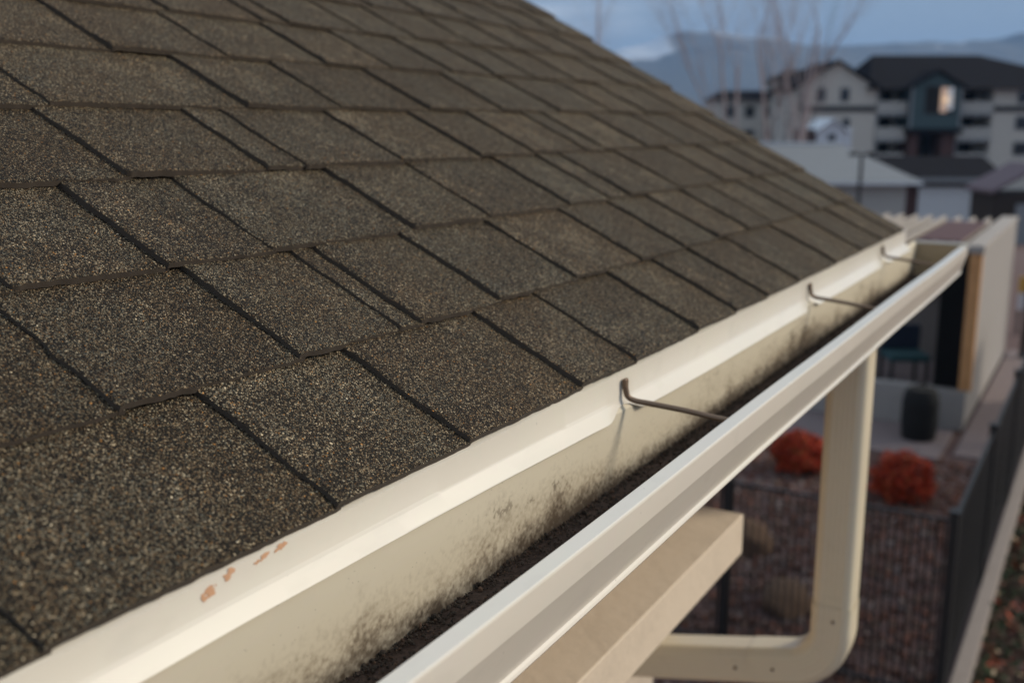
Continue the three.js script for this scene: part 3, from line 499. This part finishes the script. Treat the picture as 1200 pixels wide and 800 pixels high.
{
  // local origin: street place X 42, distance 110; y from its ground
  const b = landAt(110) - E, t = thing('apartment_building', 'pale apartment block with dark hipped roof and teal window bay', 'building', there(42, 110), YAW), y = v => v - b;
  const wl = (n, x0, x1, y0, y1, z0, z1, m) => part(n, box(x0 - 42, x1 - 42, y(y0), y(y1), z0, z1), m, t);
  wl('wall', 37.25, 60, b, 3.2, -13, -3.2, M.wallPale);                                     // recessed body
  wl('wall', 49.1, 60, b, 3.2, -3.19, 0, M.wallPale);                                        // right front
  const gw = new THREE.Shape([[28.6, b], [37.2, b], [37.2, 3.2], [33.0, 5.75], [28.6, 3.1]].map(p => new THREE.Vector2(p[0] - 42, y(p[1]))));
  part('gable_wall', metric(new THREE.ExtrudeGeometry(gw, { depth: 9, bevelEnabled: false }).translate(0, 0, -9)), M.wallPale, t);
  part('roof', hip(36.0 - 42, 62 - 42, -14, 0.9, y(3.15), y(6.86), 38.6 - 42, 50 - 42, -6.5), M.roofDark, t);
  part('gable_roof', gableRoof(28.2 - 42, 37.9 - 42, y(2.9), y(5.78), -9.5, 0.5, 33.0 - 42), M.roofDark, t);
  wl('belt_trim', 29.5, 37.1, 0.92, 1.48, 0.005, 0.14, M.belt); wl('belt_trim', 49.2, 60, 0.92, 1.48, 0.005, 0.14, M.belt);
  const win = (x0, x1, y0, y1, z, pane = M.glass) => { const w = wl('window', x0 - 0.1, x1 + 0.1, y0 - 0.1, y1 + 0.1, z, z + 0.06, M.trimGrey); part('pane', box(x0 - 42, x1 - 42, y(y0), y(y1), z + 0.061, z + 0.09), pane, w); return w; };
  win(33.5, 34.3, 2.0, 3.2, 0.005); win(33.9, 34.5, -0.9, 0.2, 0.005); win(51.6, 53, 1.8, 2.9, 0.005); win(51.6, 53, -0.8, 0.4, 0.005); win(51.6, 53, -3.4, -2.2, 0.005); win(31.0, 31.9, 2.0, 3.2, 0.005);
  for (const [x0, x1] of [[37.25, 40.3], [45.5, 49.05]]) for (let k = 0; k < 3; k++) {
    const f = 1.95 - k * 2.6;                                                               // rail top of each balcony
    const bal = wl('balcony', x0, x1, f - 1.45, f - 1.18, -3.1, 0.25, M.trimGrey);
    part('railing', box(x0 - 42, x1 - 42, y(f - 1.17), y(f), 0.12, 0.2), M.wallGrey, bal);
    part('door', box(x0 - 42 + 0.5, x1 - 42 - 0.5, y(f - 1.17), y(f + 1.0), -3.195, -3.11), M.dark, bal);
    wl('balcony_side', x0, x0 + 0.2, f - 1.17, f + 1.1, -3.1, 0.1, M.trimGrey);
  }
  wl('bay', 40.45, 45.4, -0.75, 3.3, -3.1, 0.9, M.siding); wl('bay_corner', 40.3, 40.52, -0.75, 3.3, 0.905, 1.0, M.trimGrey); wl('bay_corner', 45.33, 45.55, -0.75, 3.3, 0.905, 1.0, M.trimGrey);
  const ga = new THREE.Shape([[40.45, 3.3], [45.4, 3.3], [42.95, 4.7]].map(p => new THREE.Vector2(p[0] - 42, y(p[1]))));
  part('bay_gable', metric(new THREE.ExtrudeGeometry(ga, { depth: 3.5, bevelEnabled: false }).translate(0, 0, -2.6)), M.siding, t);
  part('bay_roof', gableRoof(40.0 - 42, 45.85 - 42, y(3.15), y(4.82), -3, 1.3, undefined, 0.2), M.roofDark, t);
  wl('bay_skirt_roof', 40.1, 45.7, -1.25, -0.76, -3.1, 1.3, M.roofDark);
  const w = wl('window', 41.75, 44.75, 0.65, 3.45, 0.905, 0.96, M.belt);
  part('pane', box(41.95 - 42, 43.25 - 42, y(0.85), y(3.3), 0.962, 0.99), M.dark, w);
  const lit = (r, g, bl, k) => std([0.5, 0.5, 0.5], 0.8, { emissive: new THREE.Color(r, g, bl), emissiveIntensity: k });
  part('lit_window_pane', box(43.3 - 42, 44.0 - 42, y(0.85), y(3.3), 0.962, 0.99), lit(1.0, 0.5, 0.18, 0.22), w); part('lit_window_pane', box(44.04 - 42, 44.6 - 42, y(1.1), y(3.3), 0.962, 0.99), lit(0.75, 0.85, 1.0, 0.16), w);
  const pl = new THREE.PointLight(new THREE.Color(1, 0.65, 0.3), 0.4); pl.position.set(43.9 - 42, y(2.1), 1.3); pl.castShadow = true; t.add(pl);
  wl('pier', 40.6, 41.5, b, -1.26, -3.1, 0.6, M.brick); wl('pier', 43.9, 45.2, b, -1.26, -3.1, 0.6, M.brick); wl('entrance', 41.5, 43.9, b, -1.26, -3.1, -2.2, M.dark);
}
{
  const b = landAt(125) - E, t = thing('apartment_wing', 'long pale grey apartment wing behind the bare trees', 'building', there(29, 125), YAW), y = v => v - b;
  const wl = (n, x0, x1, y0, y1, z0, z1, m, p = t) => part(n, box(x0 - 29, x1 - 29, y(y0), y(y1), z0, z1), m, p);
  wl('wall', 23.9, 31.2, b, 2.4, -8, 0, M.wallPale); wl('tower', 31.2, 36.6, b, 4.6, -8, 0.6, M.wallGrey);
  part('roof', hip(23.4 - 29, 31.4 - 29, -8.5, 0.6, y(2.3), y(3.5), 25 - 29, 30 - 29, -4), M.roofDark, t);
  part('tower_roof', hip(30.8 - 29, 37.2 - 29, -8.6, 1.2, y(4.5), y(5.9), 32.6 - 29, 35.5 - 29, -4), M.roofDark, t);
  for (const [x, v] of [[25.2, 0.4], [27.6, 0.4], [30, 0.4], [25.2, -2.3], [27.6, -2.3], [30, -2.3], [32.4, 2.5], [34.6, 2.5], [32.4, -0.2], [34.6, -0.2]]) { const z = x > 31.2 ? 0.605 : 0.005, w = wl('window', x - 0.6, x + 0.6, v - 0.1, v + 1.3, z, z + 0.06, M.trimGrey); wl('pane', x - 0.5, x + 0.5, v, v + 1.2, z + 0.061, z + 0.09, M.glass, w); }
}
{
  const b = landAt(95) - E, t = thing('white_cottage', 'small white gabled cottage in front of the apartment block', 'building', there(28.4, 95), YAW), y = v => v - b;
  const sh = new THREE.Shape([[-1.35, b], [1.2, b], [1.2, -0.9], [0, 0.05], [-1.35, -0.9]].map(p => new THREE.Vector2(p[0], y(p[1]))));
  const wm = std([0.62, 0.65, 0.70], 0.8, { map: stuccoMap });
  part('gable_wall', metric(new THREE.ExtrudeGeometry(sh, { depth: 5, bevelEnabled: false }).translate(0, 0, -5)), wm, t);
  part('roof', gableRoof(-1.6, 1.45, y(-1.0), y(0.1), -5.2, 0.3, 0, 0.12), M.doorWhite, t);
  part('annex', box(-2.5, -1.36, y(b), y(-0.7), -4, -0.2), M.brick, t); part('chimney', box(1.25, 1.75, y(b), y(-0.55), -3, -0.1), wm, t);
  const w = part('window', box(-0.4, 0.3, y(-1.7), y(-1.1), 0.005, 0.05), M.trimGrey, t); part('pane', box(-0.33, 0.23, y(-1.63), y(-1.17), 0.051, 0.07), M.glass, w);
}
{
  const b = landAt(70) - E, t = thing('garage_block', 'low garage block with pale doors under a dark roof', 'building', there(28, 70), YAW), y = v => v - b;
  const wl = (n, x0, x1, y0, y1, z0, z1, m, p = t) => part(n, box(x0 - 28, x1 - 28, y(y0), y(y1), z0, z1), m, p);
  wl('wall', 20.6, 31.9, b, -3.62, -6, -0.2, M.brick); part('roof', hip(20 - 28, 32.4 - 28, -6.6, 0.6, y(-3.55), y(-2.25), 21.5 - 28, 32.2 - 28, -3), M.roofDark, t);
  wl('fascia', 20, 32.4, -3.86, -3.56, 0.61, 0.68, M.trimGrey);
  for (const [x0, x1] of [[21.2, 25.9], [26.9, 30.6]]) { const d = wl('garage_door', x0, x1, b + 0.02, -4.2, -0.195, -0.1, M.doorWhite); const n = 4, w = (x1 - x0) / n; for (let i = 0; i < n; i++) for (let j = 0; j < 4; j++) wl('panel', x0 + i * w + 0.08, x0 + (i + 1) * w - 0.08, -4.2 - (j + 1) * 0.68 + 0.07, -4.2 - j * 0.68 - 0.07, -0.099, -0.07, M.doorWhite, d); }
  wl('pillar', 31.2, 31.7, b, -3.87, -0.195, 0.5, M.trimGrey);
}
{
  const b = landAt(60) - E, t = thing('brown_shed', 'dark brown shed with a pinkish roof beside the garage block', 'shed', there(29.2, 60), YAW), y = v => v - b;
  part('wall', box(-1.9, 3, y(b), y(-3.9), -3, 0), std([0.035, 0.026, 0.022], 0.9), t); part('roof', gableRoof(-2.2, 3.3, y(-3.9), y(-2.5), -3.3, 0.4, 0.4, 0.2), std([0.15, 0.11, 0.125], 0.85), t); part('door', box(-0.6, 0.8, y(b), y(-4.5), 0.005, 0.06), M.trimGrey, t);
}
{
  const b = landAt(55) - E, t = thing('low_house', 'low house with a broad pale grey metal roof', 'building', there(16, 55), YAW), y = v => v - b;
  part('wall', box(-5.2, 4.6, y(b), y(-2.95), -7.5, -0.4), M.wallGrey, t); part('roof', hip(-6, 5.2, -8, 0.3, y(-2.95), y(-1.1), -4.2, 1.9, -3.6), M.roofPale, t); part('fascia', box(-6, 5.2, y(-3.1), y(-2.96), 0.22, 0.31), M.doorWhite, t); part('ridge_cap', box(-4.2, 1.9, y(-1.12), y(-1.03), -3.7, -3.5), M.doorWhite, t);
}
{
  const b = landAt(45) - E, t = thing('street_lamp', 'dark street lamp post with a double head before the pale roof', 'street lamp', there(14.75, 45), YAW), y = v => v - b;
  part('pole', new THREE.CylinderGeometry(0.07, 0.11, y(-1.25), 16).translate(0, y(-1.25) / 2, 0), M.blackMetal, t); part('arm', rbox(-0.38, 0.38, y(-1.27), y(-1.20), -0.04, 0.04, 0.01), M.blackMetal, t);
  for (const s of [-1, 1]) part('lamp_head', rbox(s * 0.36 - 0.17, s * 0.36 + 0.17, y(-1.30), y(-1.14), -0.12, 0.12, 0.03), M.blackMetal, t);
}
// bare trees
function bareTree(label, X, D, h, seed, lean, forks, mat = M.twig, spread = 0.5) {
  const t = thing('bare_tree', label, 'tree', there(X, D), YAW, 'leafless trees on the street'), r = rng(seed), tr = [], cr = [];
  const seg = (list, a, b, ra, rb, n) => { const d = b.clone().sub(a), L = d.length(), g = new THREE.CylinderGeometry(rb, ra, L, n, 1, true).translate(0, L / 2, 0); g.applyQuaternion(new THREE.Quaternion().setFromUnitVectors(new THREE.Vector3(0, 1, 0), d.normalize())).translate(a.x, a.y, a.z); list.push(g); };
  const grow = (a, dir, len, rad, lev) => {
    let p = a.clone(), d = dir.clone(); const n = 4;
    for (let i = 0; i < n; i++) {
      const q = p.clone().addScaledVector(d, len / n), r0 = rad * (1 - 0.5 * i / n), r1 = rad * (1 - 0.5 * (i + 1) / n);
      seg(lev < 1 ? tr : cr, p, q, r0, r1, lev < 2 ? 9 : 4); p = q; d.add(new THREE.Vector3((r() - 0.5) * 0.22, 0.07, (r() - 0.5) * 0.22)).normalize();
      if (lev < 4 && i > 0) { const k = lev == 0 ? 1 : 2; for (let c = 0; c < k; c++) { const s = d.clone().add(new THREE.Vector3((r() - 0.5) * spread * 2.6, 0.15, (r() - 0.5) * spread * 2.6)).normalize(); grow(p, s, len * (0.42 + 0.25 * r()), r1 * 0.55, lev + 1); } }
    }
  };
  for (const [fx, fz, k] of forks) grow(new THREE.Vector3(0, -0.2, 0), new THREE.Vector3(lean + fx, 1, fz).normalize(), h * k, 0.115 * k, 0);
  part('trunk', mergeGeometries(tr), mat, t); part('branches', mergeGeometries(cr), mat, t);
}
bareTree('tall bare tree forking low in front of the pale grey wing', 12.6, 60, 11, 5, -0.02, [[-0.10, 0, 1], [0.03, 0.05, 0.9]]);
bareTree('slender bare tree with straight pinkish trunk before the grey wing', 14.7, 61, 11.5, 9, -0.01, [[0, 0, 1], [0.12, 0.1, 0.75]]);
bareTree('leaning bare tree beside the pale roofed low house', 15.4, 59, 12, 14, 0.10, [[0.02, 0, 1], [-0.06, 0.05, 0.9]]);
bareTree('dark trunked bare tree with a wide fork before the apartment gable', 17.2, 66, 7, 22, 0.0, [[0.22, 0, 1], [-0.24, 0, 1]], M.barkDark, 0.3);
bareTree('distant bare tree rising behind the shingled roof ridge', 4.0, 62, 11.5, 31, 0, [[0.02, 0, 1]]);

renderer.render(scene, camera);
